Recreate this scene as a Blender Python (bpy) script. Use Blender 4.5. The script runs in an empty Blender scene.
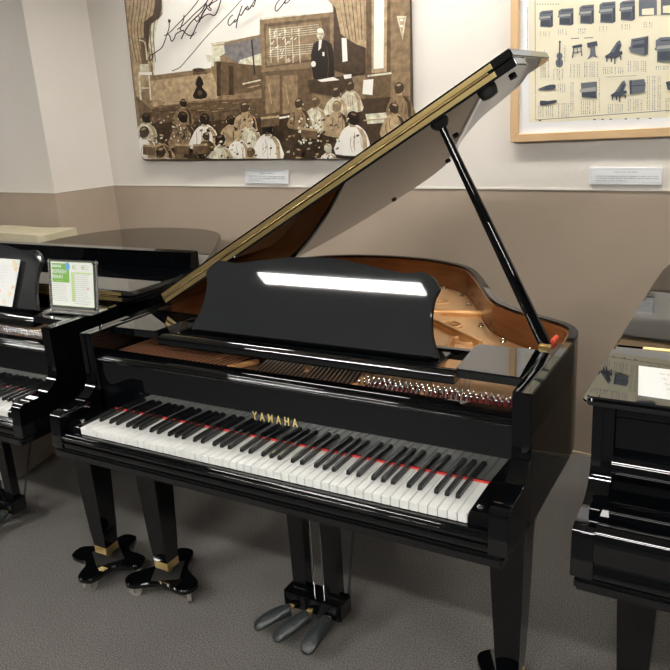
import bpy, bmesh, math, random
from mathutils import Vector, Matrix
random.seed(7)
S = bpy.context.scene
COL = S.collection
R = math.radians

# ------------------------------------------------------------------ camera
CAMP = Vector((1.12090, -1.36345, 1.61226))
YAW, PITCH, ROLL, FPX = 0.5402, -0.29898, -0.06517, 739.54
fw = Vector((-math.sin(YAW)*math.cos(PITCH), math.cos(YAW)*math.cos(PITCH), math.sin(PITCH)))
r0 = Vector((math.cos(YAW), math.sin(YAW), 0)); u0 = r0.cross(fw)
rt = r0*math.cos(ROLL) + u0*math.sin(ROLL)
up = u0*math.cos(ROLL) - r0*math.sin(ROLL)
cd = bpy.data.cameras.new('camera'); cam = bpy.data.objects.new('camera', cd); COL.objects.link(cam)
M = Matrix((rt, up, -fw)).transposed().to_4x4(); M.translation = CAMP
cam.matrix_world = M
cd.sensor_width = 36; cd.lens = FPX*36/670; cd.clip_start = .05; cd.clip_end = 60
S.camera = cam
# ------------------------------------------------------------------ world, exposure
w = bpy.data.worlds.new('world'); S.world = w; w.use_nodes = True
w.node_tree.nodes['Background'].inputs[0].default_value = (1, .97, .93, 1)
w.node_tree.nodes['Background'].inputs[1].default_value = .5
S.view_settings.view_transform = 'Standard'; S.view_settings.look = 'None'
S.view_settings.gamma = 1; S.view_settings.use_curve_mapping = False
S.view_settings.exposure = 0.18
LIGHT = 100.0            # emission of the ceiling tubes
CEIL = 2.75

# ------------------------------------------------------------------ materials
def mat(name, col, rough=.5, metal=0, ior=1.5, emit=0, noise=None, bump=None, alpha=None, trans=0):
    m = bpy.data.materials.new(name); m.use_nodes = True
    nt = m.node_tree; b = nt.nodes['Principled BSDF']
    b.inputs['Base Color'].default_value = (*col, 1); b.inputs['Roughness'].default_value = rough
    b.inputs['Metallic'].default_value = metal; b.inputs['IOR'].default_value = ior
    if trans: b.inputs['Transmission Weight'].default_value = trans
    if emit:
        b.inputs['Emission Color'].default_value = (*col, 1); b.inputs['Emission Strength'].default_value = emit
    tc = nt.nodes.new('ShaderNodeTexCoord')
    if noise:      # (scale, col2, contrast lo, hi, stretch)
        sc, c2, lo, hi, st = noise
        mp = nt.nodes.new('ShaderNodeMapping'); mp.inputs['Scale'].default_value = st
        n = nt.nodes.new('ShaderNodeTexNoise'); n.inputs['Scale'].default_value = sc; n.inputs['Detail'].default_value = 5
        cr = nt.nodes.new('ShaderNodeValToRGB')
        cr.color_ramp.elements[0].position = lo; cr.color_ramp.elements[0].color = (*col, 1)
        cr.color_ramp.elements[1].position = hi; cr.color_ramp.elements[1].color = (*c2, 1)
        nt.links.new(tc.outputs['Object'], mp.inputs[0]); nt.links.new(mp.outputs[0], n.inputs['Vector'])
        nt.links.new(n.outputs['Fac'], cr.inputs[0]); nt.links.new(cr.outputs[0], b.inputs['Base Color'])
    if bump:
        sc, st, dist = bump
        n2 = nt.nodes.new('ShaderNodeTexNoise'); n2.inputs['Scale'].default_value = sc; n2.inputs['Detail'].default_value = 3
        bp = nt.nodes.new('ShaderNodeBump'); bp.inputs['Strength'].default_value = st; bp.inputs['Distance'].default_value = dist
        nt.links.new(tc.outputs['Object'], n2.inputs['Vector']); nt.links.new(n2.outputs['Fac'], bp.inputs['Height'])
        nt.links.new(bp.outputs[0], b.inputs['Normal'])
    return m
BLACK = mat('black_polyester', (.0014, .0017, .0022), .025, ior=1.58, bump=(3, .02, .002))
MIRROR = mat('buffed_black_polyester', (.0014, .0017, .0022), .018, ior=2.15)
FBM = mat('polished_fallboard_black', (.0014, .0017, .0022), .02, ior=1.85)
SATIN = mat('satin_black', (.020, .022, .023), .03, ior=1.55)
CASEIN = mat('matt_black', (.01, .01, .011), .45)
BRASS = mat('brass', (.78, .58, .25), .3, .92)
DULLBRASS = mat('dull_brass', (.55, .40, .18), .3, 1)
CHROME = mat('chrome', (.75, .75, .75), .15, 1)
WOOD = mat('mahogany_veneer', (.15, .05, .015), .25, noise=(9, (.21, .078, .024), .3, .75, (1, 1, 7)))
GOLD = mat('gold_plate_paint', (.72, .44, .21), .42, .45, bump=(120, .12, .001))
GOLD2 = mat('gold_rib_paint', (.70, .38, .15), .35, .6)
PINB = mat('dark_pin_block', (.05, .022, .010), .4)
SPRUCE = mat('spruce_soundboard', (.32, .14, .045), .5)
COPPER = mat('copper_string', (.85, .42, .24), .35, .8)
STEEL = mat('steel_string', (.5, .45, .4), .3, .9)
FELT2 = mat('dark_red_felt', (.22, .012, .01), .95)
FELT = mat('red_felt', (.55, .03, .025), .95)
IVORY = mat('white_key_plastic', (.66, .665, .64), .22)
EBONY = mat('black_key_plastic', (.014, .014, .014), .2, ior=1.7)
KEYWOOD = mat('key_wood', (.05, .035, .02), .7)
LETTER = mat('gold_lettering', (.85, .68, .25), .3, .6)
WHITE = mat('white_board', (.78, .79, .80), .6)
LIGHTM = mat('lamp_diffuser', (1, .97, .92), .5, emit=LIGHT)
LAMPF = mat('lamp_housing', (.7, .7, .68), .5)
VINYL = mat('grey_vinyl', (.017, .021, .021), .42, bump=(38, .6, .006))
CASTER = mat('clear_caster', (.30, .28, .24), .12, ior=1.5, trans=.35)
RUBBER = mat('rubber', (.012, .012, .012), .6)
CLOTH = mat('beige_cloth', (.46, .415, .28), .8, noise=(7, (.53, .475, .33), .3, .8, (1, 1, 1)))
CARD = mat('beige_card', (.30, .275, .245), .8)
FRAMEW = mat('pale_oak', (.58, .38, .20), .4, noise=(8, (.64, .44, .24), .3, .7, (1, 1, 14)))
PAPER = mat('white_paper', (.80, .81, .79), .6)
ACRYL = mat('clear_acrylic', (.9, .93, .93), .04, trans=.95, ior=1.49)
SILVER = mat('silver_edge', (.6, .6, .58), .25, .8)

# ------------------------------------------------------------------ mesh helpers
def finish(name, bm, m, parent=None, smooth=35, loc=(0, 0, 0), wn=False):
    me = bpy.data.meshes.new(name)
    bmesh.ops.recalc_face_normals(bm, faces=bm.faces)
    bm.to_mesh(me); bm.free()
    if not isinstance(m, (list, tuple)): m = [m]
    for x in m: me.materials.append(x)
    if smooth:
        for p in me.polygons: p.use_smooth = True
        me.set_sharp_from_angle(angle=R(smooth))
    o = bpy.data.objects.new(name, me); COL.objects.link(o); o.location = loc
    if parent: o.parent = parent
    if wn:
        k = o.modifiers.new('wn', 'WEIGHTED_NORMAL'); k.keep_sharp = True; k.weight = 100
    return o
def bevel(bm, w, seg=2, ang=30, edges=None):
    if w <= 0: return
    es = edges or [e for e in bm.edges if len(e.link_faces) == 2 and e.calc_face_angle(0) > R(ang)]
    bmesh.ops.bevel(bm, geom=es, offset=w, segments=seg, affect='EDGES', clamp_overlap=True)
def join(bm, other, mi=0):
    tmp = bpy.data.meshes.new('tmp'); other.to_mesh(tmp); other.free()
    n = len(bm.faces); bm.from_mesh(tmp); bpy.data.meshes.remove(tmp)
    bm.faces.ensure_lookup_table()
    for f in bm.faces[n:]: f.material_index = mi
def bbox(x0, x1, y0, y1, z0, z1, b=0, seg=2):
    bm = bmesh.new(); bmesh.ops.create_cube(bm, size=1)
    for v in bm.verts:
        v.co = Vector((x0+(v.co.x+.5)*(x1-x0), y0+(v.co.y+.5)*(y1-y0), z0+(v.co.z+.5)*(z1-z0)))
    bevel(bm, b, seg); return bm
def bprism(pts, axis, a, c, b=0, seg=2):
    """closed outline pts (2D) extruded from a to c along axis; 'x': pts=(y,z), 'y': (x,z), 'z': (x,y)"""
    def P(p, t):
        return {'x': (t, p[0], p[1]), 'y': (p[0], t, p[1]), 'z': (p[0], p[1], t)}[axis]
    bm = bmesh.new()
    A = [bm.verts.new(P(p, a)) for p in pts]; B = [bm.verts.new(P(p, c)) for p in pts]
    n = len(pts)
    bm.faces.new(A); bm.faces.new(B[::-1])
    for i in range(n): bm.faces.new((A[i], B[i], B[(i+1) % n], A[(i+1) % n]))
    bmesh.ops.recalc_face_normals(bm, faces=bm.faces)
    if b:
        es = [e for e in bm.edges if len(e.link_faces) == 2 and e.calc_face_angle(0) > R(38)]
        bevel(bm, b, seg, edges=es)
    return bm
def btube(pts, r, sides=10, cap=True):
    bm = bmesh.new(); pts = [Vector(p) for p in pts]; rings = []
    rr = r if isinstance(r, (list, tuple)) else [r]*len(pts)
    ref = None
    for i, p in enumerate(pts):
        t = (pts[min(i+1, len(pts)-1)] - pts[max(i-1, 0)]).normalized()
        if ref is None: ref = Vector((0, 0, 1)) if abs(t.z) < .9 else Vector((1, 0, 0))
        a = t.cross(ref).normalized(); b = t.cross(a).normalized(); ref = a.cross(t) if False else ref
        rings.append([bm.verts.new(p + (a*math.cos(2*math.pi*k/sides) + b*math.sin(2*math.pi*k/sides))*rr[i]) for k in range(sides)])
    for i in range(len(rings)-1):
        for k in range(sides):
            bm.faces.new((rings[i][k], rings[i][(k+1) % sides], rings[i+1][(k+1) % sides], rings[i+1][k]))
    if cap: bm.faces.new(rings[0][::-1]); bm.faces.new(rings[-1])
    return bm
def blathe(prof, seg=20, center=(0, 0, 0)):
    bm = bmesh.new(); rings = []
    for r, z in prof:
        rings.append([bm.verts.new((center[0]+r*math.cos(2*math.pi*k/seg), center[1]+r*math.sin(2*math.pi*k/seg), center[2]+z)) for k in range(seg)])
    for i in range(len(rings)-1):
        for k in range(seg):
            bm.faces.new((rings[i][k], rings[i][(k+1) % seg], rings[i+1][(k+1) % seg], rings[i+1][k]))
    bm.faces.new(rings[0][::-1]); bm.faces.new(rings[-1]); return bm
def catmull(pts, n=8, closed=False):
    out = []; N = len(pts)
    rng = range(N) if closed else range(N-1)
    for i in rng:
        g = (lambda k: pts[k % N]) if closed else (lambda k: pts[max(0, min(N-1, k))])
        p0, p1, p2, p3 = (Vector(g(i-1)), Vector(g(i)), Vector(g(i+1)), Vector(g(i+2)))
        for j in range(n):
            t = j/n
            out.append(.5*((2*p1) + (p2-p0)*t + (2*p0-5*p1+4*p2-p3)*t*t + (3*p1-p0-3*p2+p3)*t**3))
    if not closed: out.append(Vector(pts[-1]))
    return [(p.x, p.y) for p in out]
def offset_open(path, d):
    """shift an open 2D path sideways by d (left of its direction for d>0)"""
    out = []
    for i, p in enumerate(path):
        a = Vector(path[max(i-1, 0)]); b = Vector(path[min(i+1, len(path)-1)])
        t = (b-a).normalized(); out.append((p[0]-t.y*d, p[1]+t.x*d))
    return out
def bband(path, d0, d1, z0, z1, b=0, seg=2):
    """wall of a curved rim between offsets d0 and d1 of an open path"""
    A = offset_open(path, d0); B = offset_open(path, d1)
    return bprism(A + B[::-1], 'z', z0, z1, b, seg)
def bplate(outer, holes, thick, bev):
    cu = bpy.data.curves.new('tmp', 'CURVE'); cu.dimensions = '2D'; cu.fill_mode = 'BOTH'
    cu.extrude = thick/2; cu.bevel_depth = bev; cu.bevel_resolution = 1
    for poly in [outer]+holes:
        sp = cu.splines.new('POLY'); sp.points.add(len(poly)-1); sp.use_cyclic_u = True
        for i, p in enumerate(poly): sp.points[i].co = (p[0], p[1], 0, 1)
    o = bpy.data.objects.new('tmp', cu); me = bpy.data.meshes.new_from_object(o)
    bm = bmesh.new(); bm.from_mesh(me)
    bpy.data.objects.remove(o); bpy.data.curves.remove(cu); bpy.data.meshes.remove(me)
    return bm
def btext(txt, size, extrude=.0005, spacing=1.0, align='CENTER', width=1.0):
    cu = bpy.data.curves.new('tmp', 'FONT'); cu.body = txt; cu.size = size; cu.extrude = extrude
    cu.align_x = align; cu.space_character = spacing; cu.offset = size*.012
    o = bpy.data.objects.new('tmp', cu); me = bpy.data.meshes.new_from_object(o)
    bm = bmesh.new(); bm.from_mesh(me)
    for v in bm.verts: v.co.x *= width
    bpy.data.objects.remove(o); bpy.data.curves.remove(cu); bpy.data.meshes.remove(me)
    return bm
def tf(bm, m): bmesh.ops.transform(bm, matrix=m, verts=bm.verts); return bm
def xform(bm, loc=(0, 0, 0), rx=0, ry=0, rz=0):
    return tf(bm, Matrix.Translation(loc) @ Matrix.Rotation(rz, 4, 'Z') @ Matrix.Rotation(ry, 4, 'Y') @ Matrix.Rotation(rx, 4, 'X'))
def thing(name, label, cat, loc=(0, 0, 0), rz=0, group=None):
    o = bpy.data.objects.new(name, None); COL.objects.link(o); o.location = loc; o.rotation_euler = (0, 0, rz)
    o.empty_display_size = .1
    return tag(o, label, cat, group)
def tag(o, label, cat, group=None):
    o['label'] = label; o['category'] = cat
    if group: o['group'] = group
    return o
def struct(o): o['kind'] = 'structure'; return o
def dupc(o, parent, loc):
    c = o.copy(); COL.objects.link(c); c.parent = parent; c.location = loc; return c

# ------------------------------------------------------------------ room
WP = Vector((.48, 1.86, 0)); WD = Vector((-.99612, .08804, 0)).normalized()      # back wall line, pointing left
WN = Vector((-.08804, -.99612, 0)).normalized()                                 # its normal into the room
WZ = 1.218
corner = Vector((-2.57, 2.12, 0))
t_ = (corner-WP).dot(WD); corner = WP+WD*t_
colL = corner + Vector((-.2101, -.97768, 0))*.41
farL = colL + WD*2.2
rightend = WP - WD*3.8
def wallmat():
    m = bpy.data.materials.new('two_tone_wallpaper'); m.use_nodes = True; nt = m.node_tree; b = nt.nodes['Principled BSDF']
    b.inputs['Roughness'].default_value = .75
    g = nt.nodes.new('ShaderNodeNewGeometry'); sx = nt.nodes.new('ShaderNodeSeparateXYZ')
    nt.links.new(g.outputs['Position'], sx.inputs[0])
    gt = nt.nodes.new('ShaderNodeMath'); gt.operation = 'GREATER_THAN'; gt.inputs[1].default_value = WZ
    nt.links.new(sx.outputs['Z'], gt.inputs[0])
    n = nt.nodes.new('ShaderNodeTexNoise'); n.inputs['Scale'].default_value = 2.2; n.inputs['Detail'].default_value = 6
    nt.links.new(g.outputs['Position'], n.inputs['Vector'])
    def ramp(c1, c2):
        r = nt.nodes.new('ShaderNodeValToRGB'); r.color_ramp.elements[0].position = .35; r.color_ramp.elements[1].position = .7
        r.color_ramp.elements[0].color = (*c1, 1); r.color_ramp.elements[1].color = (*c2, 1)
        nt.links.new(n.outputs['Fac'], r.inputs[0]); return r
    br = ramp((.39, .312, .238), (.425, .34, .26)); crm = ramp((.71, .665, .60), (.735, .69, .63))
    mx = nt.nodes.new('ShaderNodeMix'); mx.data_type = 'RGBA'
    nt.links.new(gt.outputs[0], mx.inputs[0]); nt.links.new(br.outputs[0], mx.inputs[6]); nt.links.new(crm.outputs[0], mx.inputs[7])
    nt.links.new(mx.outputs[2], b.inputs['Base Color'])
    n2 = nt.nodes.new('ShaderNodeTexNoise'); n2.inputs['Scale'].default_value = 90; nt.links.new(g.outputs['Position'], n2.inputs['Vector'])
    bp = nt.nodes.new('ShaderNodeBump'); bp.inputs['Strength'].default_value = .12; bp.inputs['Distance'].default_value = .003
    nt.links.new(n2.outputs['Fac'], bp.inputs['Height']); nt.links.new(bp.outputs[0], b.inputs['Normal'])
    return m
WALLM = wallmat()
def wallseg(name, a, b, m=None, th=.12):
    d = (b-a).normalized(); n = Vector((-d.y, d.x, 0))       # left of direction = outwards when walking clockwise
    bm = bmesh.new()
    q = [a, b, b+n*th, a+n*th]
    A = [bm.verts.new((p.x, p.y, 0)) for p in q]; B = [bm.verts.new((p.x, p.y, CEIL)) for p in q]
    bm.faces.new(A[::-1]); bm.faces.new(B)
    for i in range(4): bm.faces.new((A[i], A[(i+1) % 4], B[(i+1) % 4], B[i]))
    return struct(finish(name, bm, m or WALLM, smooth=0))
YB = -4.6
wallseg('wall_back', corner, rightend)
wallseg('wall_alcove', colL, corner)
wallseg('wall_back_left', farL, colL)
DARKW = mat('dim_shop_wall', (.022, .021, .02), .8)
wallseg('wall_left', Vector((farL.x, YB, 0)), farL, DARKW)
wallseg('wall_right', rightend, Vector((rightend.x, YB, 0)), DARKW)
wallseg('wall_front', Vector((rightend.x, YB, 0)), Vector((farL.x, YB, 0)), DARKW)
def carpet():
    m = bpy.data.materials.new('speckled_carpet'); m.use_nodes = True; nt = m.node_tree; b = nt.nodes['Principled BSDF']
    b.inputs['Roughness'].default_value = .95; b.inputs['Specular IOR Level'].default_value = .15
    tc = nt.nodes.new('ShaderNodeTexCoord')
    n = nt.nodes.new('ShaderNodeTexNoise'); n.inputs['Scale'].default_value = 240; n.inputs['Detail'].default_value = 2
    n3 = nt.nodes.new('ShaderNodeTexNoise'); n3.inputs['Scale'].default_value = 3.5; n3.inputs['Detail'].default_value = 4
    r = nt.nodes.new('ShaderNodeValToRGB'); r.color_ramp.elements[0].position = .3; r.color_ramp.elements[1].position = .72
    r.color_ramp.elements[0].color = (.045, .042, .040, 1); r.color_ramp.elements[1].color = (.215, .20, .185, 1)
    nt.links.new(tc.outputs['Object'], n.inputs['Vector']); nt.links.new(tc.outputs['Object'], n3.inputs['Vector'])
    mr = nt.nodes.new('ShaderNodeMapRange'); mr.inputs[3].default_value = .85; mr.inputs[4].default_value = 1.15
    nt.links.new(n3.outputs['Fac'], mr.inputs[0]); nt.links.new(n.outputs['Fac'], r.inputs[0])
    mx = nt.nodes.new('ShaderNodeMix'); mx.data_type = 'RGBA'; mx.blend_type = 'MULTIPLY'; mx.inputs[0].default_value = 1
    nt.links.new(r.outputs[0], mx.inputs[6]); nt.links.new(mr.outputs[0], mx.inputs[7]); nt.links.new(mx.outputs[2], b.inputs['Base Color'])
    bp = nt.nodes.new('ShaderNodeBump'); bp.inputs['Strength'].default_value = .7; bp.inputs['Distance'].default_value = .004
    nt.links.new(n.outputs['Fac'], bp.inputs['Height']); nt.links.new(bp.outputs[0], b.inputs['Normal'])
    return m
xl, xr = farL.x-.15, rightend.x+.15
struct(finish('floor', bbox(xl, xr, -1.55, 2.6, -.1, 0), carpet(), smooth=0))
struct(finish('floor_unseen_dark', bbox(xl, xr, YB-.15, -1.55, -.1, 0), mat('dark_floor_for_reflections', (.014, .014, .014), .6), smooth=0))  # unseen floor behind the camera, made dark so the black fronts reflect darkness
struct(finish('ceiling', bbox(xl, xr, YB-.15, 2.6, CEIL, CEIL+.1), mat('ceiling_board', (.62, .60, .56), .9), smooth=0))
def strip(name, a, b, z0, z1, th, m):
    d = (b-a).normalized(); n = Vector((d.y, -d.x, 0))
    bm = bmesh.new(); q = [a, b, b+n*th, a+n*th]
    A = [bm.verts.new((p.x, p.y, z0)) for p in q]; B = [bm.verts.new((p.x, p.y, z1)) for p in q]
    bm.faces.new(A[::-1]); bm.faces.new(B)
    for i in range(4): bm.faces.new((A[i], A[(i+1) % 4], B[(i+1) % 4], B[i]))
    return struct(finish(name, bm, m, smooth=0))
PALE = mat('pale_wall_edge', (.74, .70, .63), .6)
strip('trim_1', corner, rightend, WZ-.004, WZ+.004, .004, PALE)
strip('trim_2', colL, corner, WZ-.004, WZ+.004, .004, PALE)
strip('trim_3', farL, colL, WZ-.004, WZ+.004, .004, PALE)
strip('baseboard_back', corner, rightend, 0, .012, .006, mat('pale_floor_joint', (.5, .42, .3), .6))

# ceiling lights (above the frame; they light the room and show in the polish)
def lamp(x, y, lx, ly, label, e=None):
    t = thing('ceiling_light', label, 'ceiling light', (x, y, CEIL), 0, 'ceiling lights over the pianos')
    f = bmesh.new()
    for (a, b, c, d) in ((-lx-.03, lx+.03, -ly-.03, -ly), (-lx-.03, lx+.03, ly, ly+.03), (-lx-.03, -lx, -ly, ly), (lx, lx+.03, -ly, ly)):
        join(f, bbox(a, b, c, d, -.05, 0))
    finish('frame', f, LAMPF, t, smooth=0)
    finish('diffuser', bbox(-lx, lx, -ly, ly, -.045, -.005), e or LIGHTM, t, smooth=0)
LAMPS = [(-1.56, -2.03, .68, .07), (.95, -2.03, .68, .07), (3.2, -2.03, .68, .07),
         (-1.56, -3.4, .74, .075), (.95, -3.4, .74, .075), (-4.08, -2.0, .66, .07)]
for i, (x, y, lx, ly) in enumerate(LAMPS):
    lamp(x, y, lx, ly, ['long ceiling light reflected in the middle piano music desk', 'long ceiling light behind the camera right of the reflected one',
         'long ceiling light behind the camera farthest right', 'ceiling light far behind the camera on the left', 'ceiling light far behind the camera on the right',
         'long ceiling light nearest the left wall of the shop'][i])
WASH = mat('wall_washer_lamp', (1, .96, .9), .5, emit=88)
for i, x in enumerate((-1.45, -.25, 1.1, -3.5)):  # last one is an added fill that lifts the left alcove wall
    lamp(x, (1.42, 1.38, 1.34, .9)[i], (.36, .42, .46, .22)[i], .04, ['slim ceiling light close to the wall over the left piano', 'slim ceiling light close to the wall over the sepia picture',
         'slim ceiling light close to the wall over the framed poster', 'slim unseen fill light added to brighten the left alcove wall'][i], WASH)

# ------------------------------------------------------------------ grand piano
HW = .712; ZT = .986; ZB = .650
RIMC = [(.712, .137), (.712, .30), (.712, .46), (.711, .56), (.700, .635), (.665, .69), (.594, .738), (.521, .778), (.452, .830), (.395, .893), (.317, 1.03), (.22, 1.21), (.130, 1.335), (-.02, 1.425),
        (-.16, 1.462), (-.30, 1.470), (-.45, 1.452), (-.58, 1.40), (-.67, 1.30), (-.708, 1.17), (-.712, 1.0), (-.712, .7), (-.712, .4), (-.712, .137)]
RIM = catmull(RIMC, 7)
RIML = catmull([(.712, .137), (.712, .35), (.712, .60), (.695, .78), (.645, .93), (.57, 1.07), (.45, 1.27), (.32, 1.47), (.18, 1.66), (.02, 1.765), (-.15, 1.80), (-.35, 1.79), (-.52, 1.73),
                (-.64, 1.60), (-.700, 1.44), (-.712, 1.25), (-.712, 1.0), (-.712, .6), (-.712, .137)], 7)
ARM = [(.139, ZT), (.1395, .93), (.140, .86), (.136, .835), (.128, .817), (.115, .803), (.098, .791), (.080, .785), (.055, .782), (.02, .781), (-.006, .780),
       (-.016, .777), (-.0225, .770), (-.024, .762), (-.026, .74), (-.031, .672), (.142, .672), (.142, ZT)]
WHITES = 52; KW = 1.222/WHITES
LID_ANG = .5094; LIDO = (-.712, 0, .960)
SMAX = 1.476; YF = .463; YFLAP = .355
LIDL = [(1.476, .463), (1.472, .64), (1.43, .80), (1.37, .95), (1.295, 1.09), (1.175, 1.29), (1.045, 1.49), (.905, 1.68), (.745, 1.785), (.56, 1.822), (.36, 1.812), (.18, 1.75), (.06, 1.62), (.005, 1.45), (-.006, 1.25), (-.006, .9), (-.006, .463)]
LIDC = [(1.476, .463), (1.474, .56), (1.440, .66), (1.385, .745), (1.30, .805), (1.20, .875), (1.045, 1.08), (.93, 1.29), (.80, 1.42), (.66, 1.485),
        (.50, 1.498), (.35, 1.492), (.21, 1.455), (.10, 1.38), (.03, 1.27), (-.004, 1.14), (-.006, .95), (-.006, .7), (-.006, .463)]

RIM0 = RIM; LIDC0 = LIDC
def leg(root, x, y, name='leg', ztop=.652):
    bm = bmesh.new()
    secs = [(.047, ztop), (.0455, .56), (.042, .42), (.034, .20), (.0295, .125)]
    rings = []
    for h, z in secs:
        rings.append([bm.verts.new((sx*h, sy*h, z)) for sx, sy in ((-1, -1), (1, -1), (1, 1), (-1, 1))])
    for a, b in zip(rings, rings[1:]):
        for k in range(4): bm.faces.new((a[k], a[(k+1) % 4], b[(k+1) % 4], b[k]))
    bm.faces.new(rings[0]); bm.faces.new(rings[-1][::-1])
    o = finish(name, bm, BLACK, root, smooth=20, loc=(x, y, 0))
    c = finish('brass_ferrule', bbox(-.031, .031, -.031, .031, .094, .126, .003), BRASS, o, wn=True)
    s = bmesh.new(); join(s, btube([(-.014, 0, .084), (.014, 0, .084)], .012, 14)); join(s, btube([(0, 0, .095), (0, 0, .085)], .008, 8))
    finish('brass_caster', s, BRASS, o)
    return o

def star(n, r, rw, rot):
    pts = []
    for k in range(n):
        a = rot + 2*math.pi*k/n
        for da, rr in ((-.36, r*.80), (-.19, r*.965), (0, r), (.19, r*.965), (.36, r*.80)):
            pts.append((rr*math.cos(a+da), rr*math.sin(a+da)))
        am = a + math.pi/n
        pts.append((rw*math.cos(am), rw*math.sin(am)))
    return catmull(pts, 4, True)

def dolly(x, y, rot, label, group, nl=4):
    t = thing('piano_dolly', label, 'piano dolly', (x, y, 0), rot, group)
    b = bprism(star(nl, .150, .080 if nl == 4 else .068, math.pi/4), 'z', .050, .070, .004, 2)
    finish('plate', b, BLACK, t)
    finish('rubber_mat', bbox(-.055, .055, -.05, .05, .0702, .0725, .001), RUBBER, t, smooth=0)
    for k in range(nl):
        a = math.pi/4 + k*2*math.pi/nl; cx, cy = .118*math.cos(a), .118*math.sin(a)
        w_ = bmesh.new(); aa = a+1.1
        dx, dy = math.cos(aa)*.007, math.sin(aa)*.007
        join(w_, btube([(cx-dx, cy-dy, .025), (cx+dx, cy+dy, .025)], .025, 18))
        wh = finish('caster', w_, CASTER, t)
        f = bmesh.new(); join(f, btube([(cx, cy, .050), (cx, cy, .044)], .013, 12)); join(f, btube([(cx-dx*1.6, cy-dy*1.6, .021), (cx+dx*1.6, cy+dy*1.6, .021)], .005, 8))
        join(f, xform(bbox(-.010, .010, -.0035, .0035, .021, .045), (cx, cy, 0), rz=aa)) if False else None
        join(f, btube([(cx+dx*1.5, cy+dy*1.5, .021), (cx+dx*1.5, cy+dy*1.5, .045)], .003, 6))
        join(f, btube([(cx-dx*1.5, cy-dy*1.5, .021), (cx-dx*1.5, cy-dy*1.5, .045)], .003, 6))
        finish('caster_fork', f, CHROME, wh)
    return t

def pedal_cover(x, y, rz, label, group):
    bm = bmesh.new(); secs = []
    # a limp sleeve pulled over the pedal: wide and flattened, drooping at the toe
    for i, (yy, wx, hz, zc) in enumerate(((.040, .021, .017, .082), (.025, .021, .019, .080), (0, .024, .019, .074), (-.030, .028, .018, .066), (-.055, .028, .015, .057), (-.074, .023, .010, .048), (-.080, .010, .004, .044))):
        ring = []
        for k in range(14):
            a = 2*math.pi*k/14; wob = 1+.09*math.sin(3*a+i*1.3+x*20)+.05*math.sin(5*a-i*2.1)
            ring.append(bm.verts.new((wx*math.cos(a)*wob, yy, zc+hz*math.sin(a)*wob)))
        secs.append(ring)
    for a, b in zip(secs, secs[1:]):
        for k in range(14): bm.faces.new((a[k], a[(k+1) % 14], b[(k+1) % 14], b[k]))
    bm.faces.new(secs[-1])
    o = finish('pedal_cover', bm, VINYL, smooth=80, loc=(x, y, 0)); o.rotation_euler = (0, 0, rz)
    ss = o.modifiers.new('sub', 'SUBSURF'); ss.levels = 1; ss.render_levels = 2
    sd = o.modifiers.new('sol', 'SOLIDIFY'); sd.thickness = .0015; sd.offset = 1
    return tag(o, label, 'pedal cover', group)

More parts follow.
